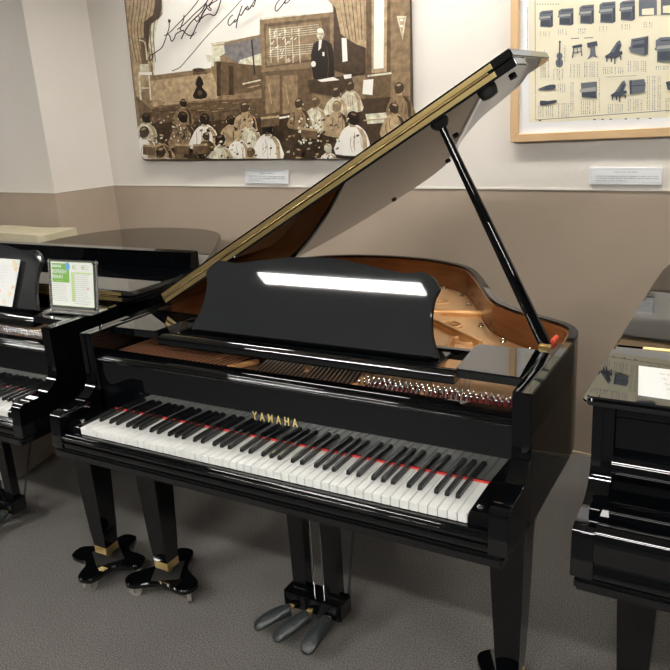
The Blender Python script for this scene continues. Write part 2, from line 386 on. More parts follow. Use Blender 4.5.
def grand(cx, label, lid, fallopen=True, desk=True, interior=1, keys=True, legxy=((-.610, .262), (.632, .262))):
    g = thing('grand_piano', label, 'grand piano', (cx, 0, 0))
    RIM = RIM0 if lid == 'open' else RIML
    LIDC = LIDC0 if lid == 'open' else LIDL
    # --- case
    finish('case', bband(RIM, 0, .024, ZB, ZT, .0025, 2), BLACK, g, smooth=25)
    for s in (-1, 1):
        x0, x1 = (s*.667, s*.712) if s > 0 else (-.712, -.667)
        finish('arm', bprism(ARM, 'x', x0, x1, .003, 2), BLACK, g, smooth=40)
    for s in (-1, 1):
        a, b = (.667, .6885) if s > 0 else (-.6885, -.667)
        finish('rim_cap', bprism([(.1425, ZT), (.50, ZT), (.515, ZT-.004), (.515, .80), (.1425, .80)], 'x', a, b, .0015, 1), MIRROR, g, smooth=30)
    inner = offset_open(RIM, .0245)
    ip = [p for p in inner if p[1] > .46]
    finish('inner_rim', bband(ip, 0, .006, .80, .978), WOOD, g, smooth=40)
    finish('keybed', bbox(-.703, .703, -.036, .60, .643, .6715, .006, 3), BLACK, g, wn=True)
    sb = [p for p in offset_open(RIM, .03) if p[1] > .27]
    finish('soundboard', bprism(sb, 'z', .80, .815), SPRUCE, g, smooth=0)
    finish('bottom_frame', bprism(offset_open([p for p in RIM if p[1] > .5], .03), 'z', .655, .67), CASEIN, g, smooth=0)
    # --- key slip: bull-nosed board in front of the keys
    ks = [(-.026, .673), (-.026, .684), (-.030, .687), (-.031, .690), (-.030, .693), (-.025, .6945), (-.025, .702), (-.0275, .704), (-.028, .7065), (-.0265, .709), (-.021, .7100), (-.019, .715), (-.016, .717), (-.006, .7172), (-.003, .716), (-.003, .673)]
    if not fallopen:
        ks = [(-.028, .673), (-.031, .690), (-.026, .697), (-.026, .715), (-.034, .720), (-.036, .735), (-.036, .765), (-.033, .780), (-.024, .789), (-.010, .792), (.004, .789), (.008, .775), (.008, .673)]
    finish('key_slip', bprism(ks, 'x', -.666, .666), BLACK, g, smooth=50)
    # --- key blocks at both ends
    kb = [(-.003, .675), (-.003, .732), (.003, .741), (.012, .745), (.150, .748), (.150, .675)]
    if fallopen:
        for s in (-1, 1):
            a, b = (.6125, .6665) if s > 0 else (-.6665, -.6125)
            o = finish('key_block', bprism(kb, 'x', a, b, .003, 2), BLACK, g, smooth=40)
            finish('screw', blathe([(.0085, 0), (.0085, .002), (.006, .0045), (.002, .005)], 16, (s*.632, .030, .746)), CHROME, o)
    # --- keys
    if keys:
        finish('key_bed_felt', bbox(-.611, .611, .004, .16, .673, .700), KEYWOOD, g, smooth=0)
        wk = None; x = -.611; pat = 'ABCDEFG'
        for i in range(WHITES):
            if wk is None:
                wk = finish('white_key', bbox(.0007, KW-.0007, 0, .165, .7165, .7386, .0012, 2), IVORY, g, loc=(x, 0, 0), wn=True); 
            else: dupc(wk, g, (x, 0, 0))
            x += KW
        bk = None
        for i in range(WHITES-1):
            nm = pat[i % 7]
            if nm in 'ACDFG':
                off = {'C': -.0025, 'D': .0025, 'F': -.003, 'G': 0, 'A': .003}[nm]
                px = -.611+(i+1)*KW+off
                if bk is None:
                    q = bmesh.new()
                    prof = [(.056, .7385), (.0565, .742), (.0595, .7490), (.063, .7508), (.152, .7515), (.152, .7385)]
                    b = bprism(prof, 'x', -.0052, .0052)
                    for v in b.verts:
                        if v.co.z < .743: v.co.x *= 1.12
                    bevel(b, .0012, 2, 30)
                    bk = finish('black_key', b, EBONY, g, loc=(px, 0, 0), wn=True)
                else: dupc(bk, g, (px, 0, 0))
        finish('key_felt', bbox(-.655, .655, .1492, .1515, .7388, .7438), FELT, g, smooth=0)
    # --- fallboard
    if fallopen:
        fb = [(.153, .740), (.157, .893), (.180, .893), (.172, .740)]
        f = finish('fallboard', bprism(fb, 'x', -.664, .664), FBM, g, smooth=0)
        lip = [(.150, .894), (.148, .897), (.148, .9015), (.1505, .904), (.157, .905), (.159, .9085), (.163, .910), (.205, .911), (.222, .910), (.222, .893), (.155, .893)]
        finish('fallboard_lip', bprism(lip, 'x', -.664, .664), BLACK, f, smooth=50)
        finish('fallboard_hinge_strip', bbox(-.66, .66, .2225, .2265, .893, .905), CASEIN, f, smooth=0)
    else:
        fb = [(.150, .955), (.150, .885), (.143, .882), (.128, .876), (.117, .864), (.112, .848), (.116, .832), (.126, .822), (.135, .815), (.128, .799), (.060, .797), (.012, .796), (.012, .775), (.17, .775), (.17, .955)]
        finish('fallboard', bprism(fb, 'x', -.6655, .6655), BLACK, g, smooth=40)
        finish('front_rail', bbox(-.6655, .6655, .146, .19, .958, .982, .002), BLACK, g, wn=True)
    # --- interior
    pi_ = [p for p in offset_open(RIM, .034) if p[1] > .30]
    if interior:
        finish('pin_block', bprism([(-.660, .228), (.660, .228), (.660, .30), (.21, .30), (.19, .47), (-.660, .47)], 'z', .80, .893, .002, 1), PINB, g, wn=True)
        outer = [(.655, .300)] + [(max(-.655, min(p[0], .655)), p[1]) for p in pi_ if p[1] > .50] + [(-.655, .300)]
        # narrower treble side where the photograph shows the plate turning in
        def ell(cx_, cy_, rx, ry, a=0):
            return [(cx_+rx*math.cos(t)*math.cos(a)-ry*math.sin(t)*math.sin(a), cy_+rx*math.cos(t)*math.sin(a)+ry*math.sin(t)*math.cos(a)) for t in [2*math.pi*k/20 for k in range(20)]]
        HO = [(.081, 1.143, .028, .026), (.125, 1.016, .033, .028), (.225, .880, .036, .028), (.339, .744, .034, .026), (-.03, 1.25, .03, .025)]
        slots = [[(-.56, .62), (-.32, .62), (-.40, .95), (-.56, 1.0)], [(-.28, .60), (-.02, .56), (-.16, 1.05), (-.33, 1.15)], [(.02, .55), (.14, .52), (-.02, .95), (-.10, 1.0)]]
        o = finish('iron_plate', tf(bplate(outer, [ell(*h) for h in HO]+slots, .008, .003), Matrix.Translation((0, 0, .877))), GOLD, g, smooth=30)
        for h in HO:
            r_ = ell(*h); ring = [(p[0], p[1], .886) for p in ell(h[0], h[1], h[2]+.008, h[3]+.008)]
            finish('hole_collar', btube(ring+[ring[0], ring[1]], .006, 8, False), GOLD, o, smooth=70)
        for (ax, ay, bx, by_) in ((.06, .98, .30, 1.02), (.10, .93, .40, .70), (.40, .30, .30, .72), (.02, .30, -.12, 1.1), (-.30, .30, -.36, 1.2), (.20, .30, .10, .9)):
            d = Vector((bx-ax, by_-ay, 0)); L = d.length; a = math.atan2(d.y, d.x)
            finish('plate_strut', xform(bprism([(-.012, .880), (-.006, .905), (.006, .905), (.012, .880)], 'x', 0, L, .002, 1), (ax, ay, 0), rz=a), GOLD2, o, smooth=50)
        bolt = None
        bp_ = offset_open(RIM, .052)
        for (bx, by_) in [min(bp_, key=lambda p: (p[0]-q[0])**2+(p[1]-q[1])**2) for q in ((.003, 1.335), (.120, 1.255), (.210, 1.150), (.270, 1.030), (.335, .900), (.450, .770), (.545, .70), (-.13, 1.36))]:
            if bolt is None: bolt = finish('bolt', blathe([(.010, 0), (.010, .004), (.006, .006), (.006, .012), (.003, .014)], 12), CHROME, o, loc=(bx, by_, .884))
            else: dupc(bolt, o, (bx, by_, .884))
        # tuning pins: two staggered rows in front of the music shelf
        n = 27
        pin = None
        finish('pin_felt', bbox(.23, .655, .232, .300, .894, .8965), FELT2, o, smooth=0)
        for row in (0, 1, 2):
            for k in range(n):
                px = .225+.42*k/n+.005*row; py = .240+.017*row
                if pin is None: pin = finish('tuning_pin', blathe([(.0026, 0), (.0026, .014), (.0034, .015), (.0034, .022), (.002, .024)], 8), CHROME, o, loc=(px, py, .893))
                else: dupc(pin, o, (px, py, .893))
        st = bmesh.new()
        for k in range(27):
            x0 = -.650+.0168*k; x1 = -.60+.0168*k+.10
            join(st, btube([(x0, .235, .905), (x0+.05, .60, .906), (x1, 1.12, .903)], .0024, 6))
        b = finish('bass_strings', st, COPPER, g); b['kind'] = 'stuff'
        st = bmesh.new()
        for k in range(48):
            x0 = -.14+.0135*k
            if x0 > .62: break
            yl = max(.44, .52-.12*k/60)
            join(st, btube([(x0+.03, .235, .905), (x0-.03, yl, .904)], .0021, 4))
        b = finish('steel_strings', st, STEEL, g); b['kind'] = 'stuff'
        for (xa, xb, w_) in ((-.215, -.165, .016), (.205, .235, .014), (.40, .415, .008)):
            finish('plate_lug', bprism([(xa, .229), (xa+w_, .229), (xb+w_, .31), (xb, .31)], 'z', .8935, .909, .003, 2), GOLD2, o, smooth=50)
        dm = bmesh.new()
        for k in range(34):
            x0 = -.50+.0195*k
            join(dm, bbox(x0, x0+.009, .50, .62, .910, .928, .001))
        dd = finish('dampers', dm, CASEIN, g, smooth=0); dd['kind'] = 'stuff'
        finish('damper_rail', bbox(-.655, .60, .452, .474, .925, .955, .003), BLACK, g, wn=True)
    # --- music shelf and desk
    if desk:
        zs = .958
        for s in (-1, 1):
            pts = [(.492, .250), (.500, .243), (.664, .236), (.664, .452), (.485, .447), (.476, .43)]
            if s < 0: pts = [(-a, b) for a, b in pts][::-1]
            finish('shelf_wing', bprism(pts, 'z', zs, zs+.024, .003, 2), MIRROR, g, wn=True, smooth=30)
        sh = finish('music_shelf', bbox(-.486, .425, .288, .40, zs-.006, zs+.008, .003), BLACK, g, wn=True)
        rl = [(.247, zs-.020), (.247, zs-.004)]+[(.265-.018*math.cos(a), zs-.004+.016*math.sin(a)) for a in [math.pi/2*k/7 for k in range(1, 8)]]+[(.279, zs+.010), (.286, zs+.004), (.287, zs-.020)]
        finish('shelf_front_rail', bprism(rl, 'x', -.490, .4885), MIRROR, sh, smooth=50)
        half = [(0, .250), (.086, .246), (.15, .238), (.217, .228), (.265, .221), (.30, .2195), (.335, .224), (.358, .2195), (.376, .208), (.389, .192), (.394, .182), (.389, .166), (.384, .15), (.383, .11), (.392, .06), (.408, .022), (.418, 0)]
        cu = catmull(half, 5)
        pts = cu + [(-a, b) for a, b in cu[::-1]]
        pts = [p for i, p in enumerate(pts) if i == 0 or (abs(p[0]-pts[i-1][0])+abs(p[1]-pts[i-1][1])) > 1e-5]
        if abs(pts[0][0]-pts[-1][0]) < 1e-6: pts = pts[:-1]
        dk = bprism([(a, b) for a, b in pts], 'y', -.008, .008, .0025, 2)
        dko = finish('music_desk', xform(dk, (-.004, .336, .968), rx=-R(24)), SATIN, g, smooth=32)
        finish('desk_ledge', bbox(-.40, .40, .316, .331, .967, .974, .002), BLACK, dko, wn=True)
        sp = bmesh.new()
        for sx in (-.25, .25): join(sp, btube([(sx, .43, 1.12), (sx, .395, .967)], .005, 8))
        finish('desk_prop', sp, DULLBRASS, dko)
    # --- lid
    ang = LID_ANG if lid == 'open' else 0
    lz = .960 if lid == 'open' else .988
    lc = catmull(LIDC, 6)
    bv = .003 if lid != 'closed' else .008
    ox_ = 0 if lid != 'closed' else -.012
    L = finish('lid', bprism([(p[0]+ox_*(1 if p[0] < .7 else -1), p[1]) for p in lc], 'z', 0, .021, bv, 2 if lid != 'closed' else 4), MIRROR, g, smooth=30, loc=(-.712, 0, lz))
    L.rotation_euler = (0, -ang, 0)
    fz0 = .0245 if lid != 'closed' else 0
    y0, y1 = (YF, YF+YFLAP) if lid != 'closed' else (YF-YFLAP, YF-.001)
    rr = .022
    yo = y1 if lid != 'closed' else y0
    sgn = -1 if lid != 'closed' else 1
    fl = [(-.006, YF), (SMAX, YF)] + [(SMAX-rr+rr*math.cos(a), yo+sgn*rr-sgn*rr*math.sin(a)) for a in [math.pi/2*k/6 for k in range(7)]] + [(-.006+rr-rr*math.sin(a), yo+sgn*rr-sgn*rr*math.cos(a)) for a in [math.pi/2*k/6 for k in range(7)]]
    if lid == 'closed': fl = [(p[0]+ox_*(1 if p[0] < .7 else -1), p[1]-.0008) for p in fl]
    finish('lid_flap', bprism(fl, 'z', fz0, fz0+.021, .003 if lid != 'closed' else .008, 4), MIRROR, L, smooth=30, wn=True)
    if lid != 'closed':
        def strap(z0, z1):
            q = bbox(.085, 1.42, YF-.0022, YF, z0, z1)
            for k in range(26):
                join(q, btube([(.10+.0515*k, YF-.0022, (z0+z1)/2+(.003 if k % 2 else -.003)), (.10+.0515*k, YF-.0034, (z0+z1)/2+(.003 if k % 2 else -.003))], .0022, 8))
            return q
        finish('brass_hinge', strap(.0058, .0182), BRASS, L, smooth=30)
        finish('brass_hinge', strap(.0275, .0395), BRASS, L, smooth=30)
        finish('hinge_pin', btube([(.085, YF-.003, .0229), (1.405, YF-.003, .0229)], .0026, 10), DULLBRASS, L)
        if lid == 'open':
            for (s_, y_, r_) in ((1.430, .553, .010), (1.115, .873, .010), (.885, 1.31, .010), (.55, 1.44, .010)):
                finish('rubber_bumper', blathe([(r_*.8, -.007), (r_, -.005), (r_, 0)], 14, (s_, y_, 0)), RUBBER, L)
            finish('lid_lock_socket', blathe([(.012, -.022), (.020, -.020), (.024, -.010), (.026, 0)], 18, (1.372, .505, 0)), RUBBER, L)
            finish('prop_socket', blathe([(.012, -.018), (.018, -.014), (.024, -.006), (.026, 0)], 18, (1.222, .514, 0)), RUBBER, L)
    else:
        h = bmesh.new()
        for a in (0, 1): join(h, bbox(.05, 1.41, YF-.0085+.009*a, YF-.001+.009*a, .0208, .0222))
        join(h, btube([(.05, YF-.0002, .0215), (1.41, YF-.0002, .0215)], .0018, 8))
        finish('brass_hinge', h, BRASS, L, smooth=30)
    if lid == 'open':
        a = LID_ANG; P0 = Vector(LIDO); tt = Vector((math.cos(a), 0, math.sin(a))); nn = Vector((-math.sin(a), 0, math.cos(a)))
        top = P0 + tt*1.222 + Vector((0, .514, 0)) - nn*.012
        bot = Vector((.652, .488, .975))
        pr = finish('lid_prop', btube([bot, bot.lerp(top, .03), bot.lerp(top, .5), top], [.015, .017, .0145, .0105], 14), BLACK, g, smooth=30)
        br = bmesh.new()
        join(br, bbox(.636, .668, .462, .474, .955, .992, .003)); join(br, btube([(.640, .470, .985), (.668, .470, .985)], .006, 10))
        finish('prop_bracket', br, BRASS, pr)
        finish('prop_felt', bbox(.655, .667, .505, .560, .978, .992, .003), mat('orange_felt', (.7, .09, .04), .9), pr)
    # --- legs, lyre
    for lx_, ly_ in legxy: leg(g, lx_, ly_)
    leg(g, -.25, 1.19 if lid == 'open' else 1.40)
    ly = thing('lyre', '', '') ; 
    for k in ('label', 'category'): del ly[k]
    ly.parent = g
    bx = finish('pedal_box', bbox(-.118, .094, .272, .345, .078, .140, .005), BLACK, ly, wn=True)
    for (a, b) in ((-.100, -.040), (.020, .078)):
        finish('lyre_post', bprism([(a+.004, .140), (b-.004, .140), (b, .60), (b+.004, .644), (a-.004, .644), (a, .60)], 'y', .300, .338, .002, 1), BLACK, ly, wn=True)
    finish('lyre_block', bbox(-.15, .12, .285, .36, .600, .645, .004), BLACK, ly, wn=True)
    for x_ in (-.026, .010): finish('pedal_rod', btube([(x_, .318, .135), (x_+.004, .320, .645)], .0028, 8), CHROME, ly)
    for s in (-1, 1): finish('lyre_brace', btube([(-.012+s*.095, .342, .12), (-.012+s*.060, .56, .645)], .0045, 8), CASEIN, ly)
    for x_ in (-.088, -.02, .048):
        finish('pedal', bprism([(.285, .084), (.285, .094), (.262, .093), (.246, .088), (.243, .083), (.248, .079), (.262, .083)], 'x', x_-.011, x_+.011, .003, 2), BRASS, ly, smooth=50)
    return g

main = grand(0, 'glossy black grand piano in the middle with its lid propped open', 'open')
left = grand(-1.561, 'glossy black grand piano at the left edge with an acrylic sign on its music shelf', 'folded', legxy=((-.632, .262), (.675, .240)))
right = grand(1.552, 'glossy black grand piano at the right edge with lid and keyboard cover closed', 'closed', fallopen=False, desk=False, interior=0, keys=False)
# lettering on the middle piano's fallboard
let = btext('YAMAHA', .0335, .0006, 1.9, width=.6)
xs = [v.co.x for v in let.verts]; k_ = .150/(max(xs)-min(xs))
for v in let.verts: v.co.x = (v.co.x-(min(xs)+max(xs))/2)*k_
xform(let, (0, .1540, .7915), rx=R(90)-R(1.5))
fbm = [c for c in main.children if c.name.startswith('fallboard')][0]
finish('maker_name', let, LETTER, fbm, smooth=0)

# ------------------------------------------------------------------ dollies and pedal covers
DG = 'black lobed dollies under the piano legs'
def corners(cx, legs):
    for (x, y, rot, l, nl) in legs: dolly(cx+x, y, rot, l, DG, nl)
corners(0, [(-.610, .262, R(-60), 'black three-lobed dolly under the left front leg of the middle piano', 3),
            (.632, .262, R(90), 'black three-lobed dolly under the right front leg of the middle piano', 3),
            (-.25, 1.19, .1, 'black lobed dolly under the rear leg of the middle piano', 3)])
corners(-1.561, [(.675, .240, R(-34), 'black four-lobed dolly under the right front leg of the left piano', 4),
                 (-.25, 1.40, .1, 'black lobed dolly under the rear leg of the left piano', 3),
                 (-.632, .262, .2, 'black lobed dolly under the left front leg of the left piano', 3)])
corners(1.552, [(-.632, .262, R(-45), 'black lobed dolly under the left front leg of the right piano', 3),
                (.632, .262, .2, 'black lobed dolly under the right front leg of the right piano', 3),
                (-.25, 1.40, .1, 'black lobed dolly under the rear leg of the right piano', 3)])
PG = 'grey vinyl covers on the pedals'
for cx, nm in ((0, 'middle'), (-1.561, 'left')):
    for x, y, rz, l in ((-.115, .232, -.80, 'leftmost'), (-.040, .222, -.55, 'centre'), (.044, .226, -.10, 'rightmost')):
        pedal_cover(cx+x, y, rz, 'grey vinyl cover drooping over the %s pedal of the %s piano' % (l, nm), PG)

# ------------------------------------------------------------------ flat artwork painted shape by shape on its own plane
def ray(px, py): return fw + rt*((px-335.0)/FPX) - up*((py-335.0)/FPX)
def wall_uv(px, py, off=.028):       # point of the wall-parallel plane standing off the wall by the depth of the picture
    d = ray(px, py); t = (WP+WN*off-CAMP).dot(WN)/d.dot(WN); P = CAMP+d*t
    return ((P-WP).dot(-WD), P.z)                      # u grows to the right along the wall
WALLR = Matrix((-WD, Vector((0, 0, 1)), WN)).transposed().to_4x4()     # local x right, y up, z towards the room
WALLR.translation = WP
class Art:
    def __init__(s, fn): s.bm = bmesh.new(); s.mats = []; s.fn = fn; s.z = 0
    def poly(s, pts, m, raw=False, smooth=0):
        if m not in s.mats: s.mats.append(m)
        s.z += .00006
        q = list(pts)
        if smooth: q = catmull(q, smooth, True)
        q = q if raw else [s.fn(*p) for p in q]
        vs = [s.bm.verts.new((p[0], p[1], s.z)) for p in q]
        try:
            f = s.bm.faces.new(vs); f.material_index = s.mats.index(m)
        except ValueError: pass
    def ell(s, x, y, rx, ry, m, a=0, n=14):
        s.poly([(x+rx*math.cos(t)*math.cos(a)-ry*math.sin(t)*math.sin(a), y+rx*math.cos(t)*math.sin(a)+ry*math.sin(t)*math.cos(a)) for t in [2*math.pi*k/n for k in range(n)]], m)
    def line(s, pts, wd, m, sm=4):
        q = catmull(pts, sm) if sm and len(pts) > 2 else list(pts)
        A = offset_open(q, wd/2); B = offset_open(q, -wd/2)
        if m not in s.mats: s.mats.append(m)
        s.z += .00002
        va = [s.bm.verts.new((*s.fn(*p), s.z)) for p in A]; vb = [s.bm.verts.new((*s.fn(*p), s.z)) for p in B]
        for i in range(len(va)-1):
            f = s.bm.faces.new((va[i], va[i+1], vb[i+1], vb[i])); f.material_index = s.mats.index(m)
    def rect(s, x0, y0, x1, y1, m): s.poly([(x0, y0), (x1, y0), (x1, y1), (x0, y1)], m)
def pm(name, c, r=.4): return mat(name, c, r)
def sep(name, c):
    k = 1.45; lo = tuple(v*.62 for v in c); hi = tuple(min(.82, v*k) for v in c)
    m = mat(name, lo, .3, noise=(34, hi, .28, .72, (1, 1, 1)))
    return m
SEP = {k: (sep('sepia_'+k, c) if k not in ('pale', 'black') else pm('sepia_'+k, c, .3)) for k, c in dict(pale=(.80, .77, .70), cream=(.66, .57, .43), tan=(.40, .29, .17), mid=(.235, .16, .088), brown=(.125, .08, .042), dark=(.055, .034, .018), black=(.018, .011, .007), grey=(.30, .28, .27), slate=(.17, .155, .15)).items()}

# ---- sepia picture (large panel with rounded corners)
pic = thing('wall_picture', 'large sepia classroom photograph with handwriting hung on the cream wall', 'picture')
pic.matrix_world = WALLR
def px_to(art_pts): return [wall_uv(*p) for p in art_pts]
BL = Vector(wall_uv(141, 161)); BR = Vector(wall_uv(412, 158)); 
tl0 = Vector(wall_uv(124, 0)); tr0 = Vector(wall_uv(409, 0))
TL = BL + (tl0-BL)*((2.42-BL.y)/(tl0.y-BL.y)); TR = BR + (tr0-BR)*((2.42-BR.y)/(tr0.y-BR.y))
def rounded(q, r, n=6):
    out = []
    for i, p in enumerate(q):
        a = (q[i-1]-p).normalized(); b = (q[(i+1) % len(q)]-p).normalized()
        for k in range(n+1):
            t = k/n; s0 = p+a*r; s1 = p+b*r
            out.append(((1-t)**2*s0+2*t*(1-t)*p+t*t*s1)[:])
    return out
outl = rounded([BL, BR, TR, TL], .05)
finish('panel', bprism(outl, 'z', .003, .028, .0015, 1), SEP['dark'], pic, smooth=30)
A = Art(lambda a, b: wall_uv(max(a, 126+.103*b), min(b, 158.7)))
cen = Vector((0, 0));
for p in (BL, BR, TR, TL): cen += p/4
inn = [((Vector(p)-cen)*.994+cen)[:] for p in outl]
A.poly(inn, SEP['mid'], raw=True)
T_ = SEP
# screen / pale backdrop
A.poly([(160, -28), (330, -30), (334, 22), (262, 24), (262, 34), (226, 42), (214, 46), (214, 66), (200, 70), (154, 77), (152, 60), (148, 48), (152, 22), (162, 18)], T_['cream'])
A.poly([(164, -30), (332, -30), (332, 12), (260, 18), (259, 35), (226, 41), (213, 43), (211, 68), (155, 75), (154, 40), (158, 20), (163, 14)], T_['pale'])
# left curtain
A.poly([(122, -28), (158, -28), (161, 8), (158, 19), (150, 25), (149, 45), (152, 60), (150, 76), (137, 100), (127, 20)], T_['tan'])
for i in range(9):
    x = 126+i*3.6
    A.line([(x+6, -26), (x+4, 5), (x+2-i*.4, 30), (x+8-i*.9, 62)], .9, T_['brown' if i % 2 else 'mid'])
A.poly([(157, -28), (162, -28), (162, 8), (159, 18), (150, 25), (148, 52), (144, 52), (144, 22), (154, 14)], T_['dark'])
A.poly([(140, 38), (146, 38), (148, 66), (142, 66)], T_['brown']); A.line([(139, 40), (145, 43), (147, 60)], 1.3, T_['cream'])
A.rect(140, 64, 149, 73, T_['cream']); A.rect(139, 72, 152, 75, T_['pale'])
for x in (139, 149): A.line([(x, 75), (x+2, 100)], 1.6, T_['cream'], 0)
A.line([(140, 88), (152, 88)], 1.2, T_['cream'], 0)
# stage floor and front
A.poly([(150, 76), (211, 68), (218, 90), (218, 98), (153, 107)], T_['tan'])
A.poly([(150, 76), (211, 68), (211, 73), (151, 81)], T_['mid'])
A.poly([(152, 84), (212, 76), (214, 92), (153, 103)], T_['tan'])
A.poly([(136, 96), (150, 108), (216, 100), (264, 98), (264, 122), (150, 128), (140, 118)], T_['brown'])
for x0, x1 in ((158, 176), (180, 196), (200, 212), (220, 238)): A.line([(x0, 112), (x1, 110), (x1+1, 122), (x0+1, 124), (x0, 112)], 1, T_['dark'], 0)
# stool
A.poly([(193, 70), (205, 69), (207, 74), (193, 75)], T_['brown']); A.ell(199, 70, 6.5, 2, T_['dark'])
A.poly([(198, 77), (201, 77), (204, 84), (202, 87), (207, 93), (206, 98), (196, 99), (193, 95), (197, 87), (195.5, 84)], T_['black'], smooth=2); A.ell(200, 93, 2.2, 2.6, T_['brown'])
# piano on the stage
A.poly([(224, 45), (262, 37), (262, 60), (245, 66), (232, 60), (225, 55)], T_['slate'])
A.poly([(211, 43), (224, 42), (225, 53), (221, 56), (213, 55)], T_['cream']); A.poly([(206, 55), (220, 55), (221, 61), (208, 62)], T_['cream'])
A.poly([(213, 45), (225, 43.5), (225, 45), (213, 46.5)], T_['tan'])
A.poly([(240, 60), (262, 53), (262, 65), (238, 66)], T_['cream'])
A.poly([(216, 61), (262, 66), (262, 88), (252, 92), (218, 96)], T_['brown'])
A.rect(217, 62, 221, 96, T_['dark']); A.rect(229, 66, 234, 95, T_['dark']); A.line([(243, 84), (261, 80)], 1.5, T_['cream'], 0); A.line([(248, 88), (260, 85)], 1, T_['tan'], 0)
A.line([(252, 40), (255, 75)], 1.5, T_['black'], 0)
# blackboard
A.poly([(260, 20), (334, 12), (335, 62), (262, 72)], T_['mid']); A.poly([(264, 24), (330, 17), (331, 59), (266, 68)], T_['brown'])
A.poly([(266, 27), (322, 21), (322, 58), (267, 66)], T_['mid'])
for j in range(5):
    A.line([(269, 30+2.2*j), (319, 24.5+2.2*j)], .55, T_['cream'], 0); A.line([(269, 48+2.2*j), (314, 44+2.2*j)], .55, T_['cream'], 0)
for x in (270, 277, 285, 292, 299): A.line([(x, 28), (x+1.5, 63)], .9, T_['cream'], 0)
for k in range(26):
    x = 270+random.random()*28; y = 30+random.random()*32; A.line([(x, y), (x+1+random.random()*2, y-1-random.random()*3)], .8, T_['pale'], 0)
# panelling under the board, right part of the stage
A.poly([(262, 72), (312, 68), (312, 118), (262, 124)], T_['brown'])
for x0, x1 in ((266, 280), (283, 298)): A.poly([(x0, 76), (x1, 75), (x1, 112), (x0, 114)], T_['mid']); A.line([(x0+3, 84), (x0+6, 104)], 1, T_['tan'], 0)
# right curtain and column
A.poly([(334, -28), (352, -28), (366, 40), (366, 74), (352, 76), (334, 70)], T_['dark'])
A.poly([(332, -28), (366, -28), (368, 20), (367, 48), (356, 44), (341, 34), (336, 8), (328, 0)], T_['tan'])
for i in range(7): A.line([(337+i*4.2, -26), (341+i*4, 8), (347+i*3.1, 40)], .9, T_['brown' if i % 2 else 'mid'])
A.poly([(342, 38), (347, 38), (348, 61), (343, 62)], T_['pale'])
A.poly([(366, -28), (392, -28), (391, 74), (367, 76)], T_['brown']); A.poly([(372, -28), (388, -28), (387, 72), (372, 73)], T_['tan']); A.poly([(375, -28), (385, -28), (384, 68), (374, 69)], T_['pale'])
A.poly([(391, -28), (410, -28), (411, 120), (391, 118)], T_['mid']); A.poly([(397, 16), (407, 16), (403, 40)], T_['cream']); A.poly([(399, 18), (405, 18), (402.5, 36)], T_['tan'])
A.ell(402, 20, 2, 1.2, T_['pale']); A.ell(402, 26, 1.5, 1.2, T_['pale'])
A.poly([(366, 74), (392, 72), (390, 102), (366, 104)], T_['brown']); A.line([(368, 76), (392, 73)], 2, T_['cream'], 0)
# lecturer
A.poly([(314, 44), (318, 41), (326, 40), (332, 44), (334, 52), (335, 79), (314, 79), (312, 66), (311.5, 54)], T_['black']); A.poly([(319.5, 40), (322.5, 40), (321.5, 48), (318.8, 51)], T_['pale'])
A.line([(327, 46), (329, 62), (328, 78)], .5, T_['brown'], 2)
A.ell(321, 34, 3.7, 6, T_['cream']); A.ell(320.6, 30.4, 2.9, 2.2, T_['pale']); A.line([(318, 34), (324, 34)], .6, T_['dark'], 0); A.line([(319.5, 38), (322.5, 37.8)], .5, T_['brown'], 0); A.ell(324.5, 35.5, .8, 1.6, T_['tan']); A.ell(314, 64, 2.4, 3, T_['pale'])
A.rect(323, 52, 325, 56, T_['pale'])
# table and desk
A.poly([(308, 80), (352, 75), (354, 84), (338, 96), (310, 92)], T_['dark']); A.poly([(318, 80), (334, 77), (340, 80), (322, 82)], T_['pale']); A.poly([(344, 75), (352, 74), (352, 78), (345, 79)], T_['pale'])
A.poly([(364, 80), (374, 79), (373, 95), (363, 94)], T_['pale'])
A.poly([(340, 100), (409, 96), (410, 158), (345, 158.5)], T_['dark']); A.poly([(366, 114), (392, 112), (396, 122), (368, 124)], T_['cream'])
A.poly([(270, 116), (304, 112), (310, 130), (272, 140)], T_['dark']); A.line([(280, 118), (298, 115)], 2, T_['pale'], 0)
A.poly([(144, 124), (264, 118), (300, 130), (345, 140), (346, 158.5), (144, 158.5)], T_['dark'])
# audience: (x, y, size, shirt, hair)
AUD = [(147, 118, 6, 'cream', 'black'), (146, 132, 7, 'pale', 'dark'), (184, 103, 5, 'mid', 'black'), (184, 117, 7, 'mid', 'black'), (163, 138, 6.5, 'tan', 'dark'), (206, 119, 7, 'pale', 'black'),
       (246, 107, 6.5, 'tan', 'dark'), (232, 120, 6, 'tan', 'black'), (222, 140, 7.5, 'cream', 'black'), (250, 121, 7, 'cream', 'tan'), (163, 152, 7, 'pale', 'dark'), (182, 154, 6, 'tan', 'mid'),
       (269, 128, 7.5, 'pale', 'black'), (300, 103, 6, 'mid', 'dark'), (316, 102, 7, 'cream', 'brown'), (337, 92, 6.5, 'cream', 'dark'), (351, 86, 6, 'cream', 'dark'), (338, 106, 7, 'tan', 'mid'),
       (354, 118, 8.5, 'pale', 'black'), (395, 108, 7, 'tan', 'dark'), (400, 88, 7, 'mid', 'dark'), (253, 152, 6, 'tan', 'brown'), (204, 155, 5.5, 'brown', 'black'), (300, 152, 6, 'brown', 'dark'), (240, 135, 6, 'pale', 'tan'),
       (330, 148, 5.5, 'pale', 'cream'), (208, 136, 5, 'brown', 'dark')]
